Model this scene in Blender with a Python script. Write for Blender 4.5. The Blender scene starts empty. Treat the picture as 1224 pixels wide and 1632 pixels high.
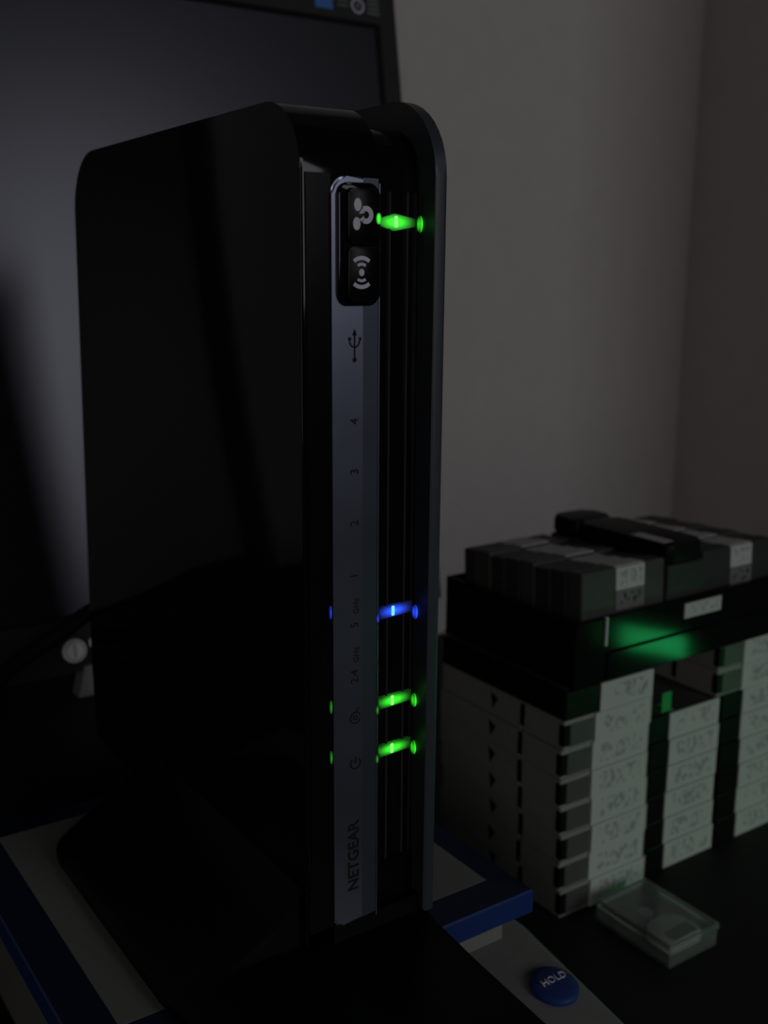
import bpy, bmesh, math, random
from mathutils import Vector, Matrix
R = math.radians
S = bpy.context.scene
COL = S.collection
random.seed(4)

# ------------------------------------------------------------------ camera, world, lights, exposure
# world axes: X = along the back wall and the router's front, Y = away from the viewer, Z = up, desk top at z = 0 (metres)
cam_d = bpy.data.cameras.new('camera')
cam = bpy.data.objects.new('camera', cam_d); COL.objects.link(cam)
cam_d.sensor_fit = 'VERTICAL'; cam_d.sensor_height = 36.0; cam_d.sensor_width = 27.0
cam_d.lens = 36.0 * 1711 / 1632
cam_d.clip_start = 0.01
cam.location = (-0.13676, -0.23605, 0.27)
cam.rotation_mode = 'XYZ'
PITCH = math.atan(386 / 1711)
cam.matrix_world = (Matrix.Translation(cam.location) @ Matrix.Rotation(R(-34.5), 4, 'Z')
                    @ Matrix.Rotation(R(90) - PITCH, 4, 'X') @ Matrix.Rotation(R(0.35), 4, 'Z'))
cam_d.dof.use_dof = True
cam_d.dof.focus_distance = 0.292
cam_d.dof.aperture_fstop = 14.0
S.camera = cam

S.view_settings.view_transform = 'Standard'
S.view_settings.look = 'None'
S.view_settings.gamma = 1.0
S.view_settings.use_curve_mapping = False
S.view_settings.exposure = 0.0

wd = bpy.data.worlds.new('world'); S.world = wd; wd.use_nodes = True
bg = wd.node_tree.nodes['Background']
bg.inputs['Color'].default_value = (0.75, 0.85, 1.0, 1)
bg.inputs['Strength'].default_value = 0.004


def area(name, loc, target, size, size_y, power, color):
    l = bpy.data.lights.new(name, 'AREA'); l.shape = 'RECTANGLE'; l.size = size; l.size_y = size_y
    l.energy = power; l.color = color
    o = bpy.data.objects.new(name, l); COL.objects.link(o)
    o.location = loc
    o.rotation_mode = 'QUATERNION'
    o.rotation_quaternion = (Vector(target) - Vector(loc)).to_track_quat('-Z', 'Y')
    return o


# dim daylight from a window behind the viewer, opposite the back wall; an added fainter fill light, with no known source, from the other side
area('window_light', (0.80, -2.0, 0.80), (0.2, 0.1, 0.2), 0.6, 1.0, 5.9, (0.95, 0.94, 1.0))
area('fill_light', (-1.25, -2.1, 0.55), (0.3, 0.1, 0.2), 0.8, 1.2, 4.3, (1.0, 0.95, 0.9))

# ------------------------------------------------------------------ materials


def mat(name, col, rough=0.5, spec=0.5, metal=0.0, noise=0.06, scale=120, bump=0.0, trans=0.0, ior=1.45, rnoise=0.0):
    m = bpy.data.materials.new(name); m.use_nodes = True
    nt = m.node_tree; b = nt.nodes['Principled BSDF']
    b.inputs['Roughness'].default_value = rough
    b.inputs['Specular IOR Level'].default_value = spec
    b.inputs['Metallic'].default_value = metal
    b.inputs['Transmission Weight'].default_value = trans
    b.inputs['IOR'].default_value = ior
    tc = nt.nodes.new('ShaderNodeTexCoord'); nz = nt.nodes.new('ShaderNodeTexNoise')
    nz.inputs['Scale'].default_value = scale; nz.inputs['Detail'].default_value = 4
    nt.links.new(tc.outputs['Object'], nz.inputs['Vector'])
    r = nt.nodes.new('ShaderNodeValToRGB')
    c = Vector(col)
    r.color_ramp.elements[0].position = 0.3; r.color_ramp.elements[1].position = 0.7
    r.color_ramp.elements[0].color = (*(c * (1 - noise)), 1); r.color_ramp.elements[1].color = (*(c * (1 + noise)), 1)
    nt.links.new(nz.outputs['Fac'], r.inputs['Fac']); nt.links.new(r.outputs['Color'], b.inputs['Base Color'])
    if rnoise:
        mr = nt.nodes.new('ShaderNodeMapRange')
        mr.inputs['To Min'].default_value = max(0.02, rough - rnoise); mr.inputs['To Max'].default_value = rough + rnoise
        nt.links.new(nz.outputs['Fac'], mr.inputs['Value']); nt.links.new(mr.outputs['Result'], b.inputs['Roughness'])
    if bump:
        bp = nt.nodes.new('ShaderNodeBump'); bp.inputs['Strength'].default_value = bump; bp.inputs['Distance'].default_value = 0.0005
        nt.links.new(nz.outputs['Fac'], bp.inputs['Height']); nt.links.new(bp.outputs['Normal'], b.inputs['Normal'])
    return m


def handwritten(name, paper, ink, seed, strength=0.6):
    """white paper label with rows of illegible handwriting"""
    m = bpy.data.materials.new(name); m.use_nodes = True
    nt = m.node_tree; b = nt.nodes['Principled BSDF']; b.inputs['Roughness'].default_value = 0.65
    b.inputs['Specular IOR Level'].default_value = 0.2
    tc = nt.nodes.new('ShaderNodeTexCoord'); mp = nt.nodes.new('ShaderNodeMapping')
    mp.inputs['Scale'].default_value = (520, 520, 300); mp.inputs['Location'].default_value = (seed * 3.7, 0, seed * 1.9)
    nt.links.new(tc.outputs['Object'], mp.inputs['Vector'])
    nz = nt.nodes.new('ShaderNodeTexNoise'); nz.inputs['Scale'].default_value = 1.0; nz.inputs['Detail'].default_value = 2
    nt.links.new(mp.outputs['Vector'], nz.inputs['Vector'])
    st = nt.nodes.new('ShaderNodeValToRGB')
    e = st.color_ramp.elements
    e[0].position = 0.5; e[0].color = (0, 0, 0, 1); e[1].position = 0.6; e[1].color = (1, 1, 1, 1)
    nt.links.new(nz.outputs['Fac'], st.inputs['Fac'])
    # keep the ink inside the label's margins
    sep = nt.nodes.new('ShaderNodeSeparateXYZ'); nt.links.new(tc.outputs['Generated'], sep.inputs['Vector'])
    prod = None
    for out, lo, hi in ((sep.outputs['X'], 0.15, 0.9), (sep.outputs['Z'], 0.2, 0.85)):
        g = nt.nodes.new('ShaderNodeMath'); g.operation = 'GREATER_THAN'; g.inputs[1].default_value = lo; nt.links.new(out, g.inputs[0])
        h = nt.nodes.new('ShaderNodeMath'); h.operation = 'LESS_THAN'; h.inputs[1].default_value = hi; nt.links.new(out, h.inputs[0])
        k = nt.nodes.new('ShaderNodeMath'); k.operation = 'MULTIPLY'
        nt.links.new(g.outputs[0], k.inputs[0]); nt.links.new(h.outputs[0], k.inputs[1])
        if prod is None: prod = k
        else:
            q = nt.nodes.new('ShaderNodeMath'); q.operation = 'MULTIPLY'
            nt.links.new(prod.outputs[0], q.inputs[0]); nt.links.new(k.outputs[0], q.inputs[1]); prod = q
    f = nt.nodes.new('ShaderNodeMath'); f.operation = 'MULTIPLY'
    nt.links.new(prod.outputs[0], f.inputs[0]); nt.links.new(st.outputs['Color'], f.inputs[1])
    f2 = nt.nodes.new('ShaderNodeMath'); f2.operation = 'MULTIPLY'; f2.inputs[1].default_value = strength
    nt.links.new(f.outputs[0], f2.inputs[0])
    mx = nt.nodes.new('ShaderNodeMix'); mx.data_type = 'RGBA'
    mx.inputs['A'].default_value = (*paper, 1); mx.inputs['B'].default_value = (*ink, 1)
    nt.links.new(f2.outputs[0], mx.inputs['Factor']); nt.links.new(mx.outputs['Result'], b.inputs['Base Color'])
    return m


def glow(name, col, core, edge, power=2.0):
    """emission for lamps and painted glints: brightest in its middle, falling off to its ends"""
    m = bpy.data.materials.new(name); m.use_nodes = True
    nt = m.node_tree; b = nt.nodes['Principled BSDF']
    b.inputs['Base Color'].default_value = (0.05, 0.05, 0.05, 1); b.inputs['Roughness'].default_value = 0.3
    b.inputs['Emission Color'].default_value = (*col, 1)
    tc = nt.nodes.new('ShaderNodeTexCoord'); mp = nt.nodes.new('ShaderNodeMapping')
    mp.inputs['Location'].default_value = (-0.42, 0, -0.5)
    nt.links.new(tc.outputs['Generated'], mp.inputs['Vector'])
    sp = nt.nodes.new('ShaderNodeSeparateXYZ'); nt.links.new(mp.outputs['Vector'], sp.inputs['Vector'])
    cb = nt.nodes.new('ShaderNodeCombineXYZ'); nt.links.new(sp.outputs['X'], cb.inputs['X']); nt.links.new(sp.outputs['Z'], cb.inputs['Z'])
    ln = nt.nodes.new('ShaderNodeVectorMath'); ln.operation = 'LENGTH'; nt.links.new(cb.outputs['Vector'], ln.inputs[0])
    mr = nt.nodes.new('ShaderNodeMapRange'); mr.inputs['From Min'].default_value = 0.0; mr.inputs['From Max'].default_value = 0.62
    mr.inputs['To Min'].default_value = 1.0; mr.inputs['To Max'].default_value = 0.0
    nt.links.new(ln.outputs['Value'], mr.inputs['Value'])
    pw = nt.nodes.new('ShaderNodeMath'); pw.operation = 'POWER'; pw.inputs[1].default_value = power
    nt.links.new(mr.outputs['Result'], pw.inputs[0])
    mr2 = nt.nodes.new('ShaderNodeMapRange'); mr2.inputs['To Min'].default_value = edge; mr2.inputs['To Max'].default_value = core
    nt.links.new(pw.outputs[0], mr2.inputs['Value']); nt.links.new(mr2.outputs['Result'], b.inputs['Emission Strength'])
    return m


def emit(name, col, strength):
    m = bpy.data.materials.new(name); m.use_nodes = True
    b = m.node_tree.nodes['Principled BSDF']; b.inputs['Base Color'].default_value = (0.02, 0.02, 0.02, 1)
    b.inputs['Emission Color'].default_value = (*col, 1); b.inputs['Emission Strength'].default_value = strength
    return m


GREEN = (0.035, 1.0, 0.02); BLUE = (0.015, 0.07, 1.0)
def tinted(m, tint):
    m.node_tree.nodes['Principled BSDF'].inputs['Specular Tint'].default_value = (*tint, 1); return m


M = dict(
    front=mat('black front panel plastic', (0.004, 0.004, 0.0045), 0.22, 0.1),
    rim_top=mat('dark navy plastic', (0.010, 0.017, 0.045), 0.45, 0.3),
    tab=mat('painted green light', (0.03, 0.33, 0.09), 0.6, 0.2),
    wall=mat('painted wall', (0.50, 0.475, 0.46), 0.85, 0.2, noise=0.025, scale=60, bump=0.15),
    desk=mat('black desk top', (0.012, 0.012, 0.012), 0.6, 0.25, noise=0.2, scale=40),
    floor=mat('dark carpet', (0.03, 0.028, 0.026), 0.95, 0.1, noise=0.3, scale=90),
    gloss=mat('glossy black plastic', (0.004, 0.004, 0.005), 0.07, 0.2, noise=0.05, rnoise=0.02, scale=15),
    satin=mat('satin black plastic', (0.003, 0.003, 0.0035), 0.3, 0.12),
    fin=mat('dark grey satin plastic', (0.035, 0.04, 0.05), 0.42, 0.45),
    silver=mat('silver blue plastic', (0.17, 0.19, 0.25), 0.3, 0.5, metal=0.85, noise=0.05, rnoise=0.04, scale=40),
    print_dark=mat('dark print', (0.012, 0.012, 0.014), 0.6, 0.2),
    print_light=mat('pale print', (0.62, 0.62, 0.72), 0.6, 0.2),
    rib=mat('clear smoked plastic', (0.03, 0.03, 0.034), 0.15, 0.4),
    frost=mat('frosted plastic', (0.5, 0.5, 0.5), 0.4, 0.4),
    scale_grey=mat('pale grey plastic', (0.21, 0.21, 0.20), 0.55, 0.3, noise=0.04, bump=0.1, scale=400),
    scale_blue=mat('blue plastic', (0.012, 0.035, 0.17), 0.4, 0.4),
    button_blue=mat('deep blue rubber', (0.014, 0.04, 0.17), 0.45, 0.4),
    lcd=mat('dark display cover', (0.012, 0.012, 0.012), 0.45, 0.3),
    bezel=mat('charcoal plastic', (0.022, 0.023, 0.024), 0.6, 0.25, noise=0.1, scale=400),
    screen=tinted(mat('matte switched-off screen', (0.011, 0.012, 0.014), 0.31, 0.72, noise=0.05), (0.86, 0.87, 1.0)),
    sticker_blue=mat('blue sticker', (0.05, 0.17, 0.5), 0.5, 0.3),
    white=mat('white plastic', (0.9, 0.9, 0.96), 0.5, 0.4),
    neck=mat('silver grey plastic', (0.22, 0.24, 0.23), 0.5, 0.4),
    rubber=mat('black rubber', (0.006, 0.006, 0.006), 0.7, 0.2),
    case=mat('grey cassette case plastic', (0.25, 0.25, 0.245), 0.5, 0.35, noise=0.05, scale=200),
    case_top=mat('dark case lid', (0.02, 0.02, 0.02), 0.5, 0.3),
    black=mat('black case plastic', (0.006, 0.006, 0.0065), 0.4, 0.12),
    cass=mat('dark cassette shell', (0.035, 0.035, 0.037), 0.5, 0.3, noise=0.1),
    cass2=mat('charcoal cassette shell', (0.06, 0.058, 0.056), 0.5, 0.3, noise=0.1),
    case_shade=mat('painted shade on grey case', (0.085, 0.083, 0.083), 0.4, 0.3),  # same case plastic with shade put into the colour
    tray=mat('glossy black tray', (0.006, 0.006, 0.0065), 0.10, 0.06),
    paper=mat('plain paper label', (0.5, 0.49, 0.49), 0.7, 0.15, noise=0.1, scale=300),
    clear=mat('clear polystyrene', (0.85, 0.92, 0.89), 0.12, 0.5, trans=0.93, ior=1.3, noise=0.03),
    reader=mat('warm white plastic', (0.45, 0.42, 0.42), 0.5, 0.3),
)
LAB = [handwritten('written label %d' % i, (0.50, 0.51, 0.50), (0.11, 0.12, 0.14), i, 0.5) for i in range(10)]

# ------------------------------------------------------------------ builders


def put(name, bm, m, parent=None, smooth=False):
    """link a bmesh given in world coordinates as one object; with a parent it is stored in the parent's space"""
    me = bpy.data.meshes.new(name)
    if parent is not None:
        inv = world_of(parent).inverted()
        bmesh.ops.transform(bm, matrix=inv, verts=bm.verts)
    bmesh.ops.recalc_face_normals(bm, faces=bm.faces)
    bm.to_mesh(me); bm.free()
    if smooth:
        for p in me.polygons: p.use_smooth = True
        me.set_sharp_from_angle(angle=R(35))
    me.materials.append(m)
    o = bpy.data.objects.new(name, me); COL.objects.link(o)
    if parent is not None: o.parent = parent
    return o


def world_of(o):
    mw = Matrix.LocRotScale(o.location, o.rotation_euler, None)
    return world_of(o.parent) @ mw if o.parent else mw


def thing(name, label, cat, loc, rot=(0, 0, 0), group=None):
    o = bpy.data.objects.new(name, None); COL.objects.link(o)
    o.location = loc; o.rotation_euler = rot; o.empty_display_size = 0.02
    o['label'] = label; o['category'] = cat
    if group: o['group'] = group
    return o


def tag(o, label, cat, group=None):
    o['label'] = label; o['category'] = cat
    if group: o['group'] = group
    return o


def box(bm, x0, x1, y0, y1, z0, z1, bev=0.0, seg=2):
    r = bmesh.ops.create_cube(bm, size=1.0, matrix=Matrix.Translation(((x0 + x1) / 2, (y0 + y1) / 2, (z0 + z1) / 2))
                              @ Matrix.Diagonal((x1 - x0, y1 - y0, z1 - z0, 1)))
    vs = r['verts']
    if bev:
        es = list({e for v in vs for e in v.link_edges})
        bmesh.ops.bevel(bm, geom=es, offset=bev, segments=seg, affect='EDGES', profile=0.5)
    return bm


def B(*a, **k):
    return box(bmesh.new(), *a, **k)


def prism(bm, pts, axis, a, b, bev=0.0, seg=2):
    """polygon pts extruded along axis from a to b. axis 'x': pts=(y,z); 'y': pts=(x,z); 'z': pts=(x,y)"""
    def P(p, t):
        return {'x': (t, p[0], p[1]), 'y': (p[0], t, p[1]), 'z': (p[0], p[1], t)}[axis]
    v0 = [bm.verts.new(P(p, a)) for p in pts]; v1 = [bm.verts.new(P(p, b)) for p in pts]
    f0 = bm.faces.new(v0); f1 = bm.faces.new(v1[::-1]); n = len(pts)
    for i in range(n): bm.faces.new((v0[i], v1[i], v1[(i + 1) % n], v0[(i + 1) % n]))
    if bev:
        bmesh.ops.bevel(bm, geom=list(f0.edges) + list(f1.edges), offset=bev, segments=seg, affect='EDGES', profile=0.5)
    return bm


def PR(*a, **k):
    return prism(bmesh.new(), *a, **k)


def rrect(x0, x1, y0, y1, r, seg=6):
    """rounded rectangle outline; r is one radius or four (x1y1, x0y1, x0y0, x1y0)"""
    rs = r if isinstance(r, (tuple, list)) else (r,) * 4
    out = []
    for (cx, cy, q, s) in ((x1, y1, rs[0], 0), (x0, y1, rs[1], 1), (x0, y0, rs[2], 2), (x1, y0, rs[3], 3)):
        sx = -1 if s in (0, 3) else 1; sy = -1 if s in (0, 1) else 1
        if q <= 0: out.append((cx, cy)); continue
        for i in range(seg + 1):
            t = R(90 * s + 90 * i / seg)
            out.append((cx + sx * q + q * math.cos(t), cy + sy * q + q * math.sin(t)))
    return out


def ellipse(cx, cy, rx, ry, n=20):
    return [(cx + rx * math.cos(2 * math.pi * i / n), cy + ry * math.sin(2 * math.pi * i / n)) for i in range(n)]


def arc_band(cx, cy, r0, r1, a0, a1, n=10):
    o = [(cx + r1 * math.cos(R(a0 + (a1 - a0) * i / n)), cy + r1 * math.sin(R(a0 + (a1 - a0) * i / n))) for i in range(n + 1)]
    i_ = [(cx + r0 * math.cos(R(a1 + (a0 - a1) * i / n)), cy + r0 * math.sin(R(a1 + (a0 - a1) * i / n))) for i in range(n + 1)]
    return o + i_


def loft(bm, rings, cap=True):
    vs = [[bm.verts.new(p) for p in r] for r in rings]; n = len(rings[0])
    for a, b in zip(vs, vs[1:]):
        for i in range(n): bm.faces.new((a[i], a[(i + 1) % n], b[(i + 1) % n], b[i]))
    if cap: bm.faces.new(vs[0][::-1]); bm.faces.new(vs[-1])
    return bm


def tube(bm, pts, r, n=10):
    pts = [Vector(p) for p in pts]; rings = []
    up = Vector((0, 0, 1))
    for i, p in enumerate(pts):
        t = (pts[min(i + 1, len(pts) - 1)] - pts[max(i - 1, 0)]).normalized()
        s = t.cross(up if abs(t.z) < 0.9 else Vector((0, 1, 0))).normalized(); u = s.cross(t)
        rings.append([p + (s * math.cos(2 * math.pi * k / n) + u * math.sin(2 * math.pi * k / n)) * r for k in range(n)])
    return loft(bm, rings)


def spline(pts, k=8):
    pts = [Vector(p) for p in pts]; out = []
    for i in range(len(pts) - 1):
        p0, p1, p2, p3 = pts[max(i - 1, 0)], pts[i], pts[i + 1], pts[min(i + 2, len(pts) - 1)]
        for j in range(k):
            t = j / k
            out.append(0.5 * ((2 * p1) + (p2 - p0) * t + (2 * p0 - 5 * p1 + 4 * p2 - p3) * t * t + (3 * p1 - p0 - 3 * p2 + p3) * t ** 3))
    out.append(pts[-1]); return out


def text_bm(body, size, mw, depth=0.00008, bold=0.0):
    """lettering as a mesh, placed by the world matrix mw (x = reading direction, z = out of the surface)"""
    cu = bpy.data.curves.new('lettering', 'FONT'); cu.body = body; cu.size = size; cu.extrude = depth; cu.offset = bold
    cu.align_x = 'CENTER'; cu.align_y = 'CENTER'; cu.resolution_u = 3
    ob = bpy.data.objects.new('lettering', cu)
    me = bpy.data.meshes.new_from_object(ob)
    bm = bmesh.new(); bm.from_mesh(me)
    bmesh.ops.transform(bm, matrix=mw, verts=bm.verts)
    bpy.data.objects.remove(ob); bpy.data.curves.remove(cu); bpy.data.meshes.remove(me)
    return bm


def frame(origin, x, y):
    x = Vector(x).normalized(); y = Vector(y).normalized(); z = x.cross(y)
    m = Matrix((x, y, z)).transposed().to_4x4(); m.translation = origin
    return m


def structure(name, bm, m):
    o = put(name, bm, m); o['kind'] = 'structure'; return o


# ------------------------------------------------------------------ room shell
WX, WY = 0.595, 0.382
structure('wall_back', B(-1.4, WX + 0.1, WY, WY + 0.1, -0.74, 1.7), M['wall'])
structure('wall_right', B(WX, WX + 0.1, -0.12, WY, -0.74, 1.7), M['wall'])
structure('floor', B(-1.6, 1.8, -1.5, WY + 0.1, -0.79, -0.74), M['floor'])

desk = thing('desk', 'black desk under the scale and the cassette stacks', 'desk', (0, 0, -0.74))
put('desk_top', B(-1.1, WX - 0.001, -0.36, WY - 0.001, -0.03, 0, bev=0.002), M['desk'], desk)
for x in (-1.06, WX - 0.05):
    for y in (-0.33, WY - 0.05):
        put('leg', B(x, x + 0.04, y, y + 0.04, -0.74, -0.03), M['desk'], desk)

# ------------------------------------------------------------------ monitor
TL = R(-9)
mon = thing('monitor', 'switched-off flat monitor with charcoal bezel behind the router', 'monitor', (0.059, 0.2362, 0.085), (TL, 0, 0))
MW = world_of(mon)


def mput(name, bm, m, par=None, smooth=False):
    bmesh.ops.transform(bm, matrix=MW, verts=bm.verts)
    return put(name, bm, m, par or mon, smooth)


x0, x1, zt = -0.169, 0.1692, 0.345
ix0, ix1, iz0, iz1 = -0.154, 0.1565, 0.0273, 0.3178
bm = bmesh.new()   # bezel: four mitred bars sloping in to the screen
outer = [(x0, 0), (x1, 0), (x1, zt), (x0, zt)]; inner = [(ix0, iz0), (ix1, iz0), (ix1, iz1), (ix0, iz1)]
mid = [(ix0 - .002, iz0 - .002), (ix1 + .002, iz0 - .002), (ix1 + .002, iz1 + .002), (ix0 - .002, iz1 + .002)]
ro = [bm.verts.new((p[0], 0.028, p[1])) for p in outer]
rf = [bm.verts.new((p[0], 0.0, p[1])) for p in outer]
rm = [bm.verts.new((p[0], 0.0, p[1])) for p in mid]
ri = [bm.verts.new((p[0], 0.0042, p[1])) for p in inner]
for a, b in ((ro, rf), (rf, rm), (rm, ri)):
    for i in range(4): bm.faces.new((a[i], a[(i + 1) % 4], b[(i + 1) % 4], b[i]))
mput('bezel', bm, M['bezel'])
mput('screen', B(ix0 - .001, ix1 + .001, 0.0036, 0.006, iz0 - .001, iz1 + .001), M['screen'])
mput('back_cover', loft(bmesh.new(), [[(x, 0.027, z) for x, z in ((x0, 0), (x1, 0), (x1, zt), (x0, zt))],
                                     [(x, 0.04, z) for x, z in ((x0 + .02, 0.02), (x1 - .02, 0.02), (x1 - .02, zt - .02), (x0 + .02, zt - .02))]]), M['bezel'])
BX, BZ = -0.0461, 0.0108
pbt = mput('power_button', PR(ellipse(BX, BZ, 0.0056, 0.0056, 28), 'y', -0.0034, 0.0005, bev=0.0004), M['white'], smooth=True)
pbt['label'] = 'round white power button with an engraved ring and stroke'
mput('power_mark', PR(arc_band(BX, BZ, 0.0042, 0.0046, 0, 359.9, 30), 'y', -0.0036, -0.003), M['neck'], pbt)
mput('power_mark', B(BX - .0002, BX + .0002, -0.0036, -0.003, BZ - .003, BZ + .003), M['cass2'], pbt)
mput('button_surround', PR(ellipse(BX + .0032, BZ + .0022, 0.0094, 0.0098, 30), 'y', -0.0018, 0.0005, bev=0.0006), M['bezel'], smooth=True)
mput('painted_highlight', PR(ellipse(BX + .0082, BZ + .0022, 0.0007, 0.0021, 12), 'y', -0.0022, 0.0), M['white'])  # white sliver painted as a highlight on the surround
st = mput('sticker', B(0.1178, 0.1287, -0.0003, 0.0002, 0.3236, 0.338), M['sticker_blue']); st['label'] = 'plain blue sticker'
GX, GZ = 0.1447, 0.3276
bd = mput('badge', PR(arc_band(GX, GZ, 0.0031, 0.0040, 0, 359.9, 28), 'y', -0.0003, 0.0002), M['print_light']); bd['label'] = 'ring badge with a figure one'
mput('badge_figure', text_bm('1', 0.0046, frame(Vector((GX, -0.0003, GZ)), (1, 0, 0), (0, 0, 1))), M['print_light'], bd)
for k in range(4):
    mput('small_print', B(0.1508, 0.1585, -0.00025, 0.0002, 0.3245 + k * .0024, 0.3252 + k * .0024), M['neck'])
    mput('small_print', B(0.1318, 0.1385, -0.00025, 0.0002, 0.3265 + k * .0024, 0.3270 + k * .0024), M['neck'])
put('stand_neck', PR([(0.0135, 0.0725), (0.1045, 0.0725), (0.1005, 0.0875), (0.0172, 0.0875)], 'y', 0.2345, 0.252, bev=0.0008), M['neck'], mon)
put('stand_column', B(-0.16, 0.17, 0.2440, 0.262, 0.008, 0.092, bev=0.003), M['rubber'], mon)
put('stand_foot', PR(rrect(-0.165, 0.175, 0.20, 0.335, 0.03), 'z', 0, 0.009, bev=0.002), M['bezel'], mon)

cb = put('power_cable', tube(bmesh.new(), spline([(0.030, 0.1850, 0.118), (0.022, 0.196, 0.1262), (0.0112, 0.2, 0.1259), (-0.0029, 0.2, 0.1186), (-0.0145, 0.2, 0.113),
    (-0.029, 0.198, 0.1055), (-0.055, 0.19, 0.085), (-0.085, 0.18, 0.04), (-0.11, 0.175, 0.0045), (-0.16, 0.175, 0.0032)]), 0.0035), M['rubber'], smooth=True)
tag(cb, 'black cable arching down across the monitor behind the router', 'cable')

# ------------------------------------------------------------------ kitchen / letter scale under the router
sc = thing('postal_scale', 'pale grey weighing scale with blue rimmed platform carrying the router', 'scale', (0.015, 0.05, 0.0))
prof = [(0.143, 0.006), (0.143, 0.046), (0.010, 0.0475), (-0.040, 0.0405), (-0.045, 0.034), (-0.045, 0.006)]
put('body', PR(prof, 'x', -0.056, 0.0925, bev=0.0025), M['scale_grey'], sc, smooth=True)
for x in (-0.045, 0.078):
    for y in (-0.03, 0.125): put('foot', PR(ellipse(x, y, 0.007, 0.007), 'z', 0, 0.0065), M['rubber'], sc)
put('pedestal', B(-0.045, 0.0822, 0.0092, 0.128, 0.0465, 0.0625, bev=0.0008), M['scale_grey'], sc)
put('platform', B(-0.0522, 0.0766, 0.0118, 0.131, 0.0615, 0.07, bev=0.0004), M['scale_grey'], sc)
ri_ = [(-0.0522, 0.0118), (0.0766, 0.0118), (0.0766, 0.131), (-0.0522, 0.131)]
ro_ = [(-0.0645, 0.0), (0.0868, 0.0), (0.0868, 0.1425), (-0.0645, 0.1425)]
mi_ = [(-0.0640, 0.0005), (0.0863, 0.0005), (0.0863, 0.1420), (-0.0640, 0.1420)]


def ring_mesh(prof):
    bm = bmesh.new()
    vs = [[bm.verts.new((x, y, z)) for x, y in pts] for pts, z in prof]
    n = len(vs)
    for k in range(n):
        a, b = vs[k], vs[(k + 1) % n]
        for i in range(4): bm.faces.new((a[i], a[(i + 1) % 4], b[(i + 1) % 4], b[i]))
    return bm


rim = put('platform_rim', ring_mesh(((ri_, 0.0640), (ri_, 0.0700), (mi_, 0.0690), (mi_, 0.0640))), M['rim_top'], sc); rim['label'] = 'dark navy top of the platform rim'
edge = put('rim_edge', ring_mesh(((ri_, 0.0612), (ri_, 0.0640), (mi_, 0.0640), (mi_, 0.0690), (ro_, 0.0684), (ro_, 0.0608))), M['scale_blue'], sc); edge['label'] = 'blue outer edge of the platform rim'
# control panel slopes down to the front: z = 0.0475 + (y - 0.010) * 0.14
sl = math.atan2(0.007, 0.05)
def cp(y): return 0.0475 + (y - 0.010) * 0.14
hb = bmesh.new()
hc = Vector((0.0820, -0.0165, cp(-0.0165)))
HF = frame(hc, (1, 0, 0), (0, math.cos(sl), math.sin(sl)))
rings = [[HF @ Vector((r * math.cos(2 * math.pi * k / 32), r * math.sin(2 * math.pi * k / 32), z)) for k in range(32)]
         for r, z in ((0.0080, -0.001), (0.0080, 0.0014), (0.0073, 0.0021), (0.0054, 0.0026), (0.003, 0.0029), (0.0008, 0.003))]
hold = put('hold_button', loft(hb, rings), M['button_blue'], sc, smooth=True); hold['label'] = 'round blue button lettered HOLD'
put('lettering', text_bm('HOLD', 0.0037, HF @ Matrix.Translation((0.0, 0.0008, 0.00305)), depth=0.00025, bold=-0.00004), M['print_light'], hold)

# ------------------------------------------------------------------ router
rt = thing('wireless_router', 'upright glossy black wireless router with silver label strip and lit lamps', 'router', (0.021, 0.06, 0.07))


def body_outline(g=0.0, zb=0.08):
    """side profile (y, z) of the upright case, grown by g"""
    def arc(cy, cz, r, a0, a1, n=10):
        return [(cy + r * math.cos(R(a0 + (a1 - a0) * i / n)), cz + r * math.sin(R(a0 + (a1 - a0) * i / n))) for i in range(n + 1)]
    pts = [(0.1735 + g * .3, zb), (0.1733 + g * .3, 0.118)]
    pts += arc(0.1425, 0.2885, 0.0212 + g, 0, 88)
    pts += arc(0.0170, 0.2940, 0.0170 + g, 92, 180)
    pts += [(-g, zb)]
    return pts


def convex(bm, bulge=0.0012):
    return bm


put('left_shell', PR(body_outline(), 'x', 0.0, 0.0232, bev=0.0011, seg=3), M['gloss'], rt, smooth=True)
ch = put('led_channel', PR(body_outline(-0.004), 'x', 0.0225, 0.0395), M['gloss'], rt, smooth=True); ch['label'] = 'recessed black channel behind the lamps'
for x in (0.0288, 0.0345, 0.0372):
    put('light_rib', B(x, x + 0.0007, 0.0033, 0.0048, 0.0815, 0.290, bev=0.0002), M['rib'], rt)
put('channel_floor', PR([(-0.0025, 0.0735), (0.006, 0.0735), (0.006, 0.0810), (0.003, 0.0810)], 'x', 0.0230, 0.0390), M['satin'], rt)
put('right_shell', PR(body_outline(0.0033), 'x', 0.0388, 0.0425, bev=0.0008, seg=3), M['fin'], rt, smooth=True)
# foot: flares out to the left of the case and runs forward as a thin tongue, flush with the right shell
plan = [(0.0412, -0.060), (0.0415, 0.0), (0.0420, 0.06), (0.0420, 0.116), (0.040, 0.1175), (0.0, 0.1175)]
plan += [(-0.0235 + 0.016 * math.cos(R(a)), 0.1015 + 0.016 * math.sin(R(a))) for a in range(90, 181, 15)]
plan += [(-0.0395, 0.06), (-0.0393, 0.014), (-0.0375, -0.004), (-0.033, -0.018), (-0.025, -0.031), (-0.014, -0.044), (0.0, -0.054), (0.0150, -0.0605), (0.030, -0.0625), (0.040, -0.0620)]
levels = [(0.0702, 0.0, 0.0), (0.0732, 0.0, 0.0), (0.0742, 0.03, 0.25), (0.0755, 0.09, 0.55), (0.0775, 0.19, 0.85), (0.0800, 0.32, 1.0), (0.0835, 0.50, 1.0), (0.0875, 0.70, 1.0), (0.0920, 0.87, 1.0), (0.098, 0.985, 1.0)]
rings = []
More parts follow.
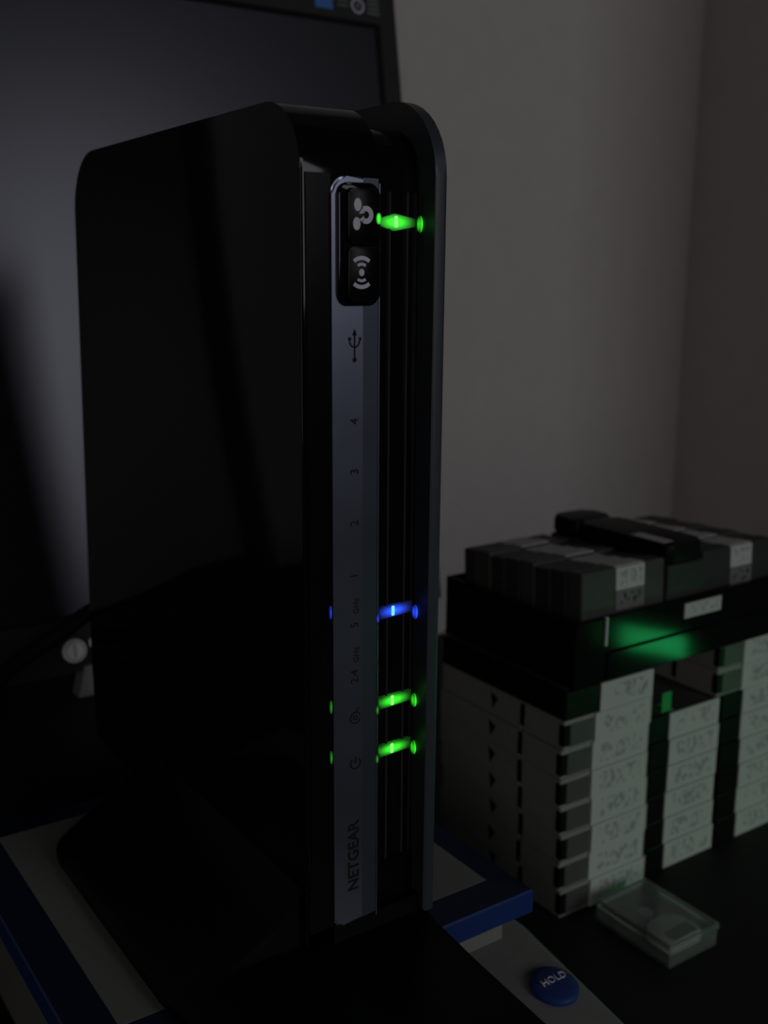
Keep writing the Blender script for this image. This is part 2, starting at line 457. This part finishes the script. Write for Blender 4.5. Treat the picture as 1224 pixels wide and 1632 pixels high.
for z, t, tf in levels:
    ring = []
    for x, y in plan:
        bx = x + (max(x, 0.0008) - x) * t
        by = y + (max(y, 0.0030 + 0.0001 * x / 0.04) - y) * tf
        ring.append((bx, by, z))
    rings.append(ring)
ft = put('foot', loft(bmesh.new(), rings), M['satin'], rt, smooth=True); ft['label'] = 'flared black stand foot'

put('front_panel', B(0.0014, 0.0085, -0.0004, 0.001, 0.0990, 0.2932), M['front'], rt)
put('front_panel', B(0.0006, 0.0388, -0.0005, 0.003, 0.0790, 0.0848), M['front'], rt)
put('front_panel', B(0.0006, 0.0085, -0.0005, 0.001, 0.0790, 0.0990), M['front'], rt)

# silver label strip: wide flat facet and a narrow facet turned to the right
bm = bmesh.new()
prism(bm, rrect(0.0083, 0.0177, 0.0845, 0.2927, (0, 0.0045, 0.0028, 0)), 'y', -0.0012, 0.0008)
for e in [e for e in bm.edges if all(abs(v.co.y + 0.0012) < 1e-6 for v in e.verts) and not all(abs(v.co.x - 0.0177) < 1e-6 for v in e.verts)]:
    pass
bmesh.ops.bevel(bm, geom=[e for e in bm.edges if all(abs(v.co.y + 0.0012) < 1e-6 for v in e.verts) and not all(abs(v.co.x - 0.0177) < 1e-6 for v in e.verts)],
                offset=0.0006, segments=2, affect='EDGES')
prism(bm, [(0.0177, -0.0012), (0.0226, -0.0008), (0.0226, 0.0012), (0.0177, 0.0008)], 'z', 0.0849, 0.2925)
strip = put('label_strip', bm, M['silver'], rt, smooth=True); strip['label'] = 'silver strip of dark lamp symbols and lettering'
put('strip_edge', B(0.0229, 0.0235, -0.0006, 0.003, 0.083, 0.2915, bev=0.0002), M['silver'], rt)
put('button_surround', PR(rrect(0.0098, 0.0222, 0.2610, 0.2912, 0.0028), 'y', -0.0022, 0.0, bev=0.0005), M['gloss'], rt, smooth=True)
b1 = put('push_button', PR(rrect(0.0120, 0.0216, 0.2764, 0.2898, 0.0012), 'y', -0.0032, -0.0018, bev=0.0004), M['satin'], rt, smooth=True)
b1['label'] = 'upper button with a linking-arrows mark'
b2 = put('push_button', PR(rrect(0.0120, 0.0216, 0.2622, 0.2756, 0.0012), 'y', -0.0032, -0.0018, bev=0.0004), M['satin'], rt, smooth=True)
b2['label'] = 'lower button with a radio-waves mark'
YI = (-0.00335, -0.0030)
bm = bmesh.new()
for e in (ellipse(0.0147, 0.2858, 0.0011, 0.0016), ellipse(0.0144, 0.2812, 0.0011, 0.0016)): prism(bm, e, 'y', *YI)
prism(bm, arc_band(0.0172, 0.2834, 0.0009, 0.0022, -125, 120, 16), 'y', *YI)
prism(bm, [(0.0150, 0.2836), (0.0163, 0.2852), (0.0167, 0.2838)], 'y', *YI)
prism(bm, [(0.0152, 0.2822), (0.0166, 0.2832), (0.0163, 0.2815)], 'y', *YI)
put('button_mark', bm, M['print_light'], b1)
bm = bmesh.new()
prism(bm, ellipse(0.0159, 0.2693, 0.0008, 0.0009), 'y', *YI)
for c in (90, 270):
    prism(bm, arc_band(0.0159, 0.2693, 0.0017, 0.0024, c - 36, c + 36), 'y', *YI)
    prism(bm, arc_band(0.0159, 0.2693, 0.0031, 0.0041, c - 40, c + 40), 'y', *YI)
put('button_mark', bm, M['print_light'], b2)

YP = (-0.00132, -0.0011)


def up_text(s, z, size, x=0.0152, bold=0.0):
    return text_bm(s, size, frame((x, -0.0012, z), (0, 0, 1), (-1, 0, 0)), depth=0.0001, bold=bold)


bm = bmesh.new()   # usb trident, lying on its side and pointing up the strip
box(bm, 0.0149, 0.0153, *YP, 0.2475, 0.2540); prism(bm, [(0.0144, 0.2535), (0.0158, 0.2535), (0.0151, 0.2552)], 'y', *YP)
prism(bm, ellipse(0.0151, 0.2472, 0.0006, 0.0006, 12), 'y', *YP)
prism(bm, arc_band(0.0151, 0.2520, 0.0013, 0.0017, 180, 360, 10), 'y', *YP)
box(bm, 0.0165, 0.0171, *YP, 0.2520, 0.2530); prism(bm, ellipse(0.0136, 0.2526, 0.0005, 0.0005, 10), 'y', *YP)
put('usb_mark', bm, M['print_dark'], strip)
for s, z in (('4', 0.2312), ('3', 0.2178), ('2', 0.2038), ('1', 0.1892)):
    put('numeral', up_text(s, z, 0.0036), M['print_dark'], strip)
put('numeral', up_text('5', 0.1752, 0.0036), M['print_dark'], strip)
put('lettering', up_text('GHz', 0.1805, 0.0024, 0.0157), M['print_dark'], strip)
put('numeral', up_text('2.4', 0.1602, 0.0034), M['print_dark'], strip)
put('lettering', up_text('GHz', 0.1665, 0.0024, 0.0157), M['print_dark'], strip)
bm = bmesh.new()
prism(bm, arc_band(0.0154, 0.1480, 0.0015, 0.0018, 20, 340, 20), 'y', *YP)
prism(bm, arc_band(0.0154, 0.1480, 0.0005, 0.0008, 0, 359.9, 12), 'y', *YP)
prism(bm, [(0.0150, 0.1494), (0.0153, 0.1494), (0.0166, 0.1507), (0.0163, 0.1508)], 'y', *YP)
put('internet_mark', bm, M['print_dark'], strip)
bm = bmesh.new()
prism(bm, arc_band(0.0154, 0.1342, 0.0014, 0.0018, 130, 410, 20), 'y', *YP); box(bm, 0.0152, 0.0156, *YP, 0.1342, 0.1362)
put('power_mark', bm, M['print_dark'], strip)
put('lettering', up_text('NETGEAR', 0.1055, 0.0050, 0.0149, bold=0.0001), M['print_dark'], strip)

# lamps: light bar on the channel floor, its glints on the edges painted as small emissive pieces
G_BAR = glow('green lamp', GREEN, 2.3, 0.03, 2.0); B_BAR = glow('blue lamp', BLUE, 3.2, 0.03, 2.2)
G_GLINT = glow('green painted glint', GREEN, 2.2, 0.05, 1.2); B_GLINT = glow('blue painted glint', BLUE, 3.0, 0.1, 1.2)
G_GLINT_DIM = glow('green faint painted glint', GREEN, 0.4, 0.01, 1.3); B_GLINT_DIM = glow('blue faint painted glint', BLUE, 0.9, 0.01, 1.3)
G_HOT = emit('green lamp core', (0.22, 1.0, 0.16), 1.5); B_HOT = emit('blue lamp core', (0.12, 0.5, 1.0), 1.8)


def lamp(z, bar, dot, dim, hot, label, kind):
    pts = [(0.0268, z - 0.0018), (0.0376, z - 0.0012), (0.0376, z + 0.0020), (0.0268, z + 0.0018)]
    if kind == 'wifi':
        pts = [(0.0262, z - 0.0009), (0.0305, z - 0.0022), (0.0372, z - 0.0010), (0.0372, z + 0.0010), (0.0305, z + 0.0022), (0.0262, z + 0.0009)]
    l = put('lamp', PR(pts, 'y', 0.0031, 0.0055), bar, rt); l['label'] = label
    put('lamp_core', PR(rrect(0.0304, 0.0314, z - 0.0013, z + 0.0016, 0.0003), 'y', 0.0030, 0.0036), hot, l)
    # painted glint on the inner wall of the right shell
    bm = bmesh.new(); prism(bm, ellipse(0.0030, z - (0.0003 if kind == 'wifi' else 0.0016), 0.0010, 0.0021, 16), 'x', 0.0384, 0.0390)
    put('painted_glint', bm, dot, l)
    put('painted_glint', B(0.0228, 0.0236, -0.0008, 0.0005, z - 0.0010, z + 0.0014), dot if kind == 'wifi' else dim, l)
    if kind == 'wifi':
        put('painted_glint', PR(ellipse(0.0210, z + 0.0004, 0.0006, 0.0014, 14), 'y', -0.0036, -0.0028), dot, l)
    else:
        put('painted_glint', PR(ellipse(0.0078, z + 0.0047, 0.0003, 0.0019, 12), 'y', -0.0009, 0.0002), dim, l)


lamp(0.2822, G_BAR, G_GLINT, G_GLINT_DIM, G_HOT, 'green wireless lamp beside the top button', 'wifi')
lamp(0.1752, B_BAR, B_GLINT, B_GLINT_DIM, B_HOT, 'blue lamp at the 5 GHz mark', 'bar')
lamp(0.1480, G_BAR, G_GLINT, G_GLINT_DIM, G_HOT, 'green internet lamp', 'bar')
lamp(0.1330, G_BAR, G_GLINT, G_GLINT_DIM, G_HOT, 'green power lamp', 'bar')

# ------------------------------------------------------------------ cassette cases in three stacks
TH = 0.01295


def grey_case(x, y, z, w, lab, label, group):
    d = 0.082
    t = thing('cassette_case', label, 'cassette case', (x, y, z), (0, 0, 0), group)
    h = TH - 0.00015
    put('case_body', B(x, x + w, y + 0.0262, y + d, z, z + h, bev=0.0003), M['case'], t)
    put('case_front', B(x, x + w, y + 0.0004, y + 0.0252, z, z + h, bev=0.0003), M['case'], t)
    put('hinge', B(x + 0.0006, x + w - 0.0006, y + 0.0245, y + 0.027, z + 0.0012, z + h - 0.0012), M['black'], t)
    put('lid', B(x + 0.0015, x + w - 0.0015, y + 0.002, y + d - 0.0015, z + h - 0.0004, z + h + 0.0001), M['case_top'], t)
    put('hinge_slot', B(x - 0.0002, x + 0.0028, y - 0.0001, y + 0.003, z + 0.0018, z + h - 0.0018), M['black'], t)
    put('hinge_slot', B(x - 0.0003, x + 0.001, y + 0.0243, y + 0.0268, z + 0.0022, z + h - 0.0008), M['black'], t)
    put('latch_mark', PR([(y + 0.0420, z + 0.0085), (y + 0.0450, z + 0.0035), (y + 0.0465, z + 0.0105)], 'x', x - 0.0003, x + 0.001), M['black'], t)
    put('front_shade', B(x + 0.0034, x + 0.0165, y - 0.0001, y + 0.003, z + 0.0012, z + h - 0.0018), M['case_shade'], t)  # shade on the case front, painted as a darker piece
    put('paper_label', B(x + 0.0172, x + w - 0.002, y - 0.0005, y + 0.003, z + 0.00005, z + h), LAB[lab], t)
    return t


def black_case(x, y, z, w, lab, label, group, off=0.012, lw=None, d=0.082):
    t = thing('cassette_case', label, 'cassette case', (x, y, z), (0, 0, 0), group)
    h = TH - 0.0003
    put('case_body', B(x, x + w, y, y + d, z, z + h, bev=0.0007), M['black'], t)
    put('lid', B(x + 0.002, x + w - 0.002, y + 0.002, y + d - 0.002, z + h - 0.0004, z + h + 0.0001), M['cass2'], t)
    x1 = x + off + lw if lw else x + w - 0.0005
    put('paper_label', B(x + off, x1, y - 0.0006, y + 0.002, z + 0.0001, z + h - 0.0001), LAB[lab], t)
    return t


ORD = ['bottom', 'second from the bottom', 'third from the bottom', 'fourth from the bottom', 'fifth from the bottom', 'sixth from the bottom', 'seventh from the bottom', 'eighth from the bottom']
jit = [0.0007, -0.0003, 0.0004, 0.0, -0.0008, -0.0005, 0.0004]
for i in range(7):
    grey_case(0.157 + jit[i] - 0.0003 * i, 0.058 + 0.0003 * (i % 2), TH * i, 0.0525, i, 'grey cassette case with white label, %s, nearest stack' % ORD[i], 'grey cases in the nearest stack')
black_case(0.1555, 0.058, TH * 7, 0.0530, 7, 'black cassette case with white label on top of the nearest stack of grey cases', None, off=0.0195, lw=0.0315)
for i in range(6):
    black_case(0.2122 + jit[6 - i] - 0.0003 * i, 0.061, TH * i, 0.0468, (i * 3 + 2) % 10, 'black cassette case with white label, %s, middle stack' % ORD[i], 'black cases in the middle stack', off=0.0125)
for i in range(6):
    black_case(0.2615 + jit[i] - 0.0003 * i, 0.061, TH * i, 0.053, (i * 3 + 4) % 10, 'black case with white label, %s, stack farthest from the router' % ORD[i], 'black cases in the stack farthest from the router', off=0.0145)
for i in range(6, 8):
    grey_case(0.2545, 0.0605, TH * i, 0.058, (i * 3) % 10, 'grey cassette case, %s, stack farthest from the router' % ('just below the topmost' if i == 6 else 'topmost'), 'grey cases in the stack farthest from the router')
tb = thing('green_spot_tab', 'small painted green light tab added on the middle cassette stack', 'painted light tab', (0.223, 0.0625, TH * 6))  # added tab; its green colour stands for a spot of green light
put('green_spot_front', B(0.2190, 0.2250, 0.0622, 0.0626, TH * 6 - 0.0001, TH * 6 + 0.0095), M['tab'], tb)
put('green_spot_base', B(0.2190, 0.2270, 0.0622, 0.0700, TH * 6 - 0.0001, TH * 6 + 0.0004), M['tab'], tb)

# ------------------------------------------------------------------ tray of upright cassettes on the stacks
Z0 = TH * 8 + 0.0003
X0, X1, Y0, Y1 = 0.1595, 0.326, 0.058, 0.1435
tr = thing('cassette_tray', 'glossy black open tray of upright cassettes lying across the case stacks', 'tray', (0.24, 0.10, Z0))
put('tray_floor', B(X0, X1, Y0, Y1, Z0, Z0 + 0.0018), M['tray'], tr)
put('tray_front', B(X0, X1, Y0, Y0 + 0.0018, Z0 + 0.0018, Z0 + 0.0275, bev=0.0004), M['tray'], tr)
put('tray_back', B(X0, X1, Y1 - 0.0018, Y1, Z0 + 0.0018, Z0 + 0.0275, bev=0.0004), M['tray'], tr)
for x in (X0, X1 - 0.0018): put('tray_side', B(x, x + 0.0018, Y0 + 0.0018, Y1 - 0.0018, Z0 + 0.0018, Z0 + 0.0275, bev=0.0004), M['tray'], tr)
put('front_flange', B(X0 + 0.018, X1, Y0 - 0.0012, Y0 + 0.001, Z0, Z0 + 0.0125, bev=0.0005), M['tray'], tr)
put('front_rib', B(0.1755, 0.1768, Y0 - 0.0010, Y0 + 0.0005, Z0 + 0.0155, Z0 + 0.0280, bev=0.0003), M['frost'], tr)
tl_ = put('paper_label', B(0.2242, 0.2484, Y0 - 0.0006, Y0 + 0.0002, Z0 + 0.0185, Z0 + 0.0252), LAB[8], tr); tl_['label'] = 'white label on the tray front'


def upright(x, y, w, th, zt, m, name, label, group, lx0=None, lx1=None, front=False, lab=9, lean=3.0):
    """cassette standing on its long side, its label wrapping over the top edge"""
    t = thing('cassette', label, 'cassette', (x + w / 2, y, Z0 + 0.002), (0, 0, 0), group)
    y += 0.0006
    zb = Z0 + 0.0021
    put('shell', B(x, x + w, y, y + th - 0.0003, zb, zt, bev=0.0011), m, t)
    if lx0 is not None:
        put('top_label', B(x + lx0, x + lx1, y + 0.0007, y + th - 0.0010, zt - 0.0005, zt + 0.00025), M['paper'], t)
    if front:
        put('front_label', B(x + lx0, x + lx1, y - 0.0003, y + 0.0004, zt - 0.0100, zt - 0.0003), LAB[lab], t)
        put('front_print', B(x + lx0, x + lx1, y - 0.0003, y + 0.0004, zt - 0.0185, zt - 0.0102), DARKLAB, t)
    if lean:   # the row leans back a little
        t.rotation_euler = (R(-lean), 0, 0); t.location.z += th * math.sin(R(lean)) + 0.0002
    return t


DARKLAB = handwritten('dark printed label', (0.16, 0.16, 0.16), (0.01, 0.01, 0.01), 5, 1.0)
NTH = ['front', 'second', 'third', 'fourth', 'fifth', 'sixth', 'seventh', 'eighth']
for i in range(8):
    upright(0.1665 - 0.0003 * i, 0.0605 + i * 0.0093, 0.0495, 0.0093, 0.1495 - 0.0006 * (i % 3) - 0.0005 * i, M['cass'] if i % 3 else M['cass2'], 'cassette',
            'dark upright cassette, %s from the front, tray row nearest the router' % NTH[i] if i else 'dark upright cassette with white front label, tray row nearest the router',
            'cassettes in the tray row nearest the router', 0.0195, 0.0365, i == 0)
for i in range(8):
    upright(0.2425 - 0.0002 * i, 0.0615 + i * 0.0093, 0.0495, 0.0093, 0.1478 - 0.0005 * (i % 2) - 0.0003 * i, M['cass2'] if i % 3 else M['cass'], 'cassette',
            'dark upright cassette, %s from the front, tray row farthest from the router' % NTH[i] if i else 'dark upright cassette with tall white front label, tray row farthest from the router',
            'cassettes in the tray row farthest from the router', 0.0185, 0.0335, i == 0, 6)
for i in range(4):
    upright(0.2165, 0.0610 + i * 0.0185, 0.0250, 0.0185, 0.1462 + 0.0003 * (i % 2), M['cass'], 'cassette',
            'short thick black cassette between the two tray rows, %s from the front' % NTH[i] if i else 'short thick black cassette at the front between the two tray rows',
            'thick cassettes between the tray rows', lean=0)
for k, (x, y, rz, ln, lab) in enumerate(((0.2288, 0.090, 0.02, 0.054, True), (0.2292, 0.127, -0.02, 0.018, False))):
    t = thing('cassette', ['black cassette lying flat on top of the tray cassettes, pale strip on its top', 'short black cassette lying flat at the back on top of the tray cassettes'][k], 'cassette', (x, y, 0.1466), (0, 0, rz))
    mw = world_of(t)
    bm = PR(rrect(-0.012, 0.012, -ln / 2, ln / 2, 0.004), 'z', 0, 0.0085, bev=0.0018); bmesh.ops.transform(bm, matrix=mw, verts=bm.verts)
    put('shell', bm, M['black'], t, smooth=True)
    if lab:
        bm = B(-0.0105, -0.004, -0.0225, -0.004, 0.0082, 0.0087); bmesh.ops.transform(bm, matrix=mw, verts=bm.verts)
        put('top_label', bm, M['paper'], t)

# ------------------------------------------------------------------ little clear case with a part inside
cc = thing('clear_case', 'small clear plastic case lying before the nearest cassette stack', 'plastic case', (0.184, 0.029, 0))
cx0, cx1, cy0, cy1 = 0.1700, 0.1985, 0.0088, 0.0490


def shell_box(bm, x0, x1, y0, y1, z0, z1, t, open_top):
    for b in ((x0, x1, y0, y0 + t, z0, z1), (x0, x1, y1 - t, y1, z0, z1), (x0, x0 + t, y0 + t, y1 - t, z0, z1), (x1 - t, x1, y0 + t, y1 - t, z0, z1)): box(bm, *b)
    zz = (z0, z0 + t) if open_top else (z1 - t, z1)
    box(bm, x0 + t, x1 - t, y0 + t, y1 - t, *zz)
    return bm


put('case_bottom', shell_box(bmesh.new(), cx0, cx1, cy0, cy1, 0.0, 0.0068, 0.0009, True), M['clear'], cc)
put('case_lid', shell_box(bmesh.new(), cx0 - 0.0002, cx1 + 0.0012, cy0, cy1, 0.0070, 0.0098, 0.0009, False), M['clear'], cc)
pc = thing('plastic_part', 'whitish rounded plastic part with dark window inside the small clear case', 'plastic part', (0.185, 0.022, 0.0012))
put('plate', PR(rrect(0.1755, 0.1945, 0.0135, 0.0290, (0.006, 0.006, 0.001, 0.001)), 'z', 0.0012, 0.0062, bev=0.0006), M['reader'], pc, smooth=True)
put('window', PR(rrect(0.1785, 0.1925, 0.0140, 0.0200, 0.001), 'z', 0.0055, 0.0066), M['cass2'], pc)
put('post', PR(ellipse(0.1850, 0.0350, 0.003, 0.003), 'z', 0.0012, 0.0058), M['reader'], pc)

# ------------------------------------------------------------------ desk clock invented beyond the frame; its green glow panel lights the stacks
ck = thing('green_light_box', 'invented unseen black box with a green glow panel facing the cassette stacks', 'light box', (0.42, -0.125, 0), (0, 0, R(244)))
cw = world_of(ck)


def ckput(name, bm, m):
    bmesh.ops.transform(bm, matrix=cw, verts=bm.verts); return put(name, bm, m, ck)


ckput('body', PR([(-0.002, 0), (0.045, 0), (0.04, 0.045), (0.002, 0.045)], 'x', -0.032, 0.032, bev=0.001), M['satin'])
ckput('added_hood', PR([(-0.045, 0.0425), (0.003, 0.0425), (0.003, 0.0455), (-0.045, 0.0455)], 'x', -0.032, 0.032, bev=0.0008), M['satin'])  # added and shaped to keep the green light off the wall
for x in (-0.032, 0.0295): ckput('added_hood_cheek', PR([(-0.040, 0.001), (0.001, 0.001), (0.001, 0.044), (-0.044, 0.044)], 'x', x, x + 0.0025), M['satin'])
dsp = bmesh.new(); box(dsp, -0.023, 0.023, -0.0030, 0.001, 0.012, 0.028)
ckput('added_glow_panel', dsp, emit('green glow panel', (0.04, 1.0, 0.25), 17.0))  # added glowing panel that tints the stacks green
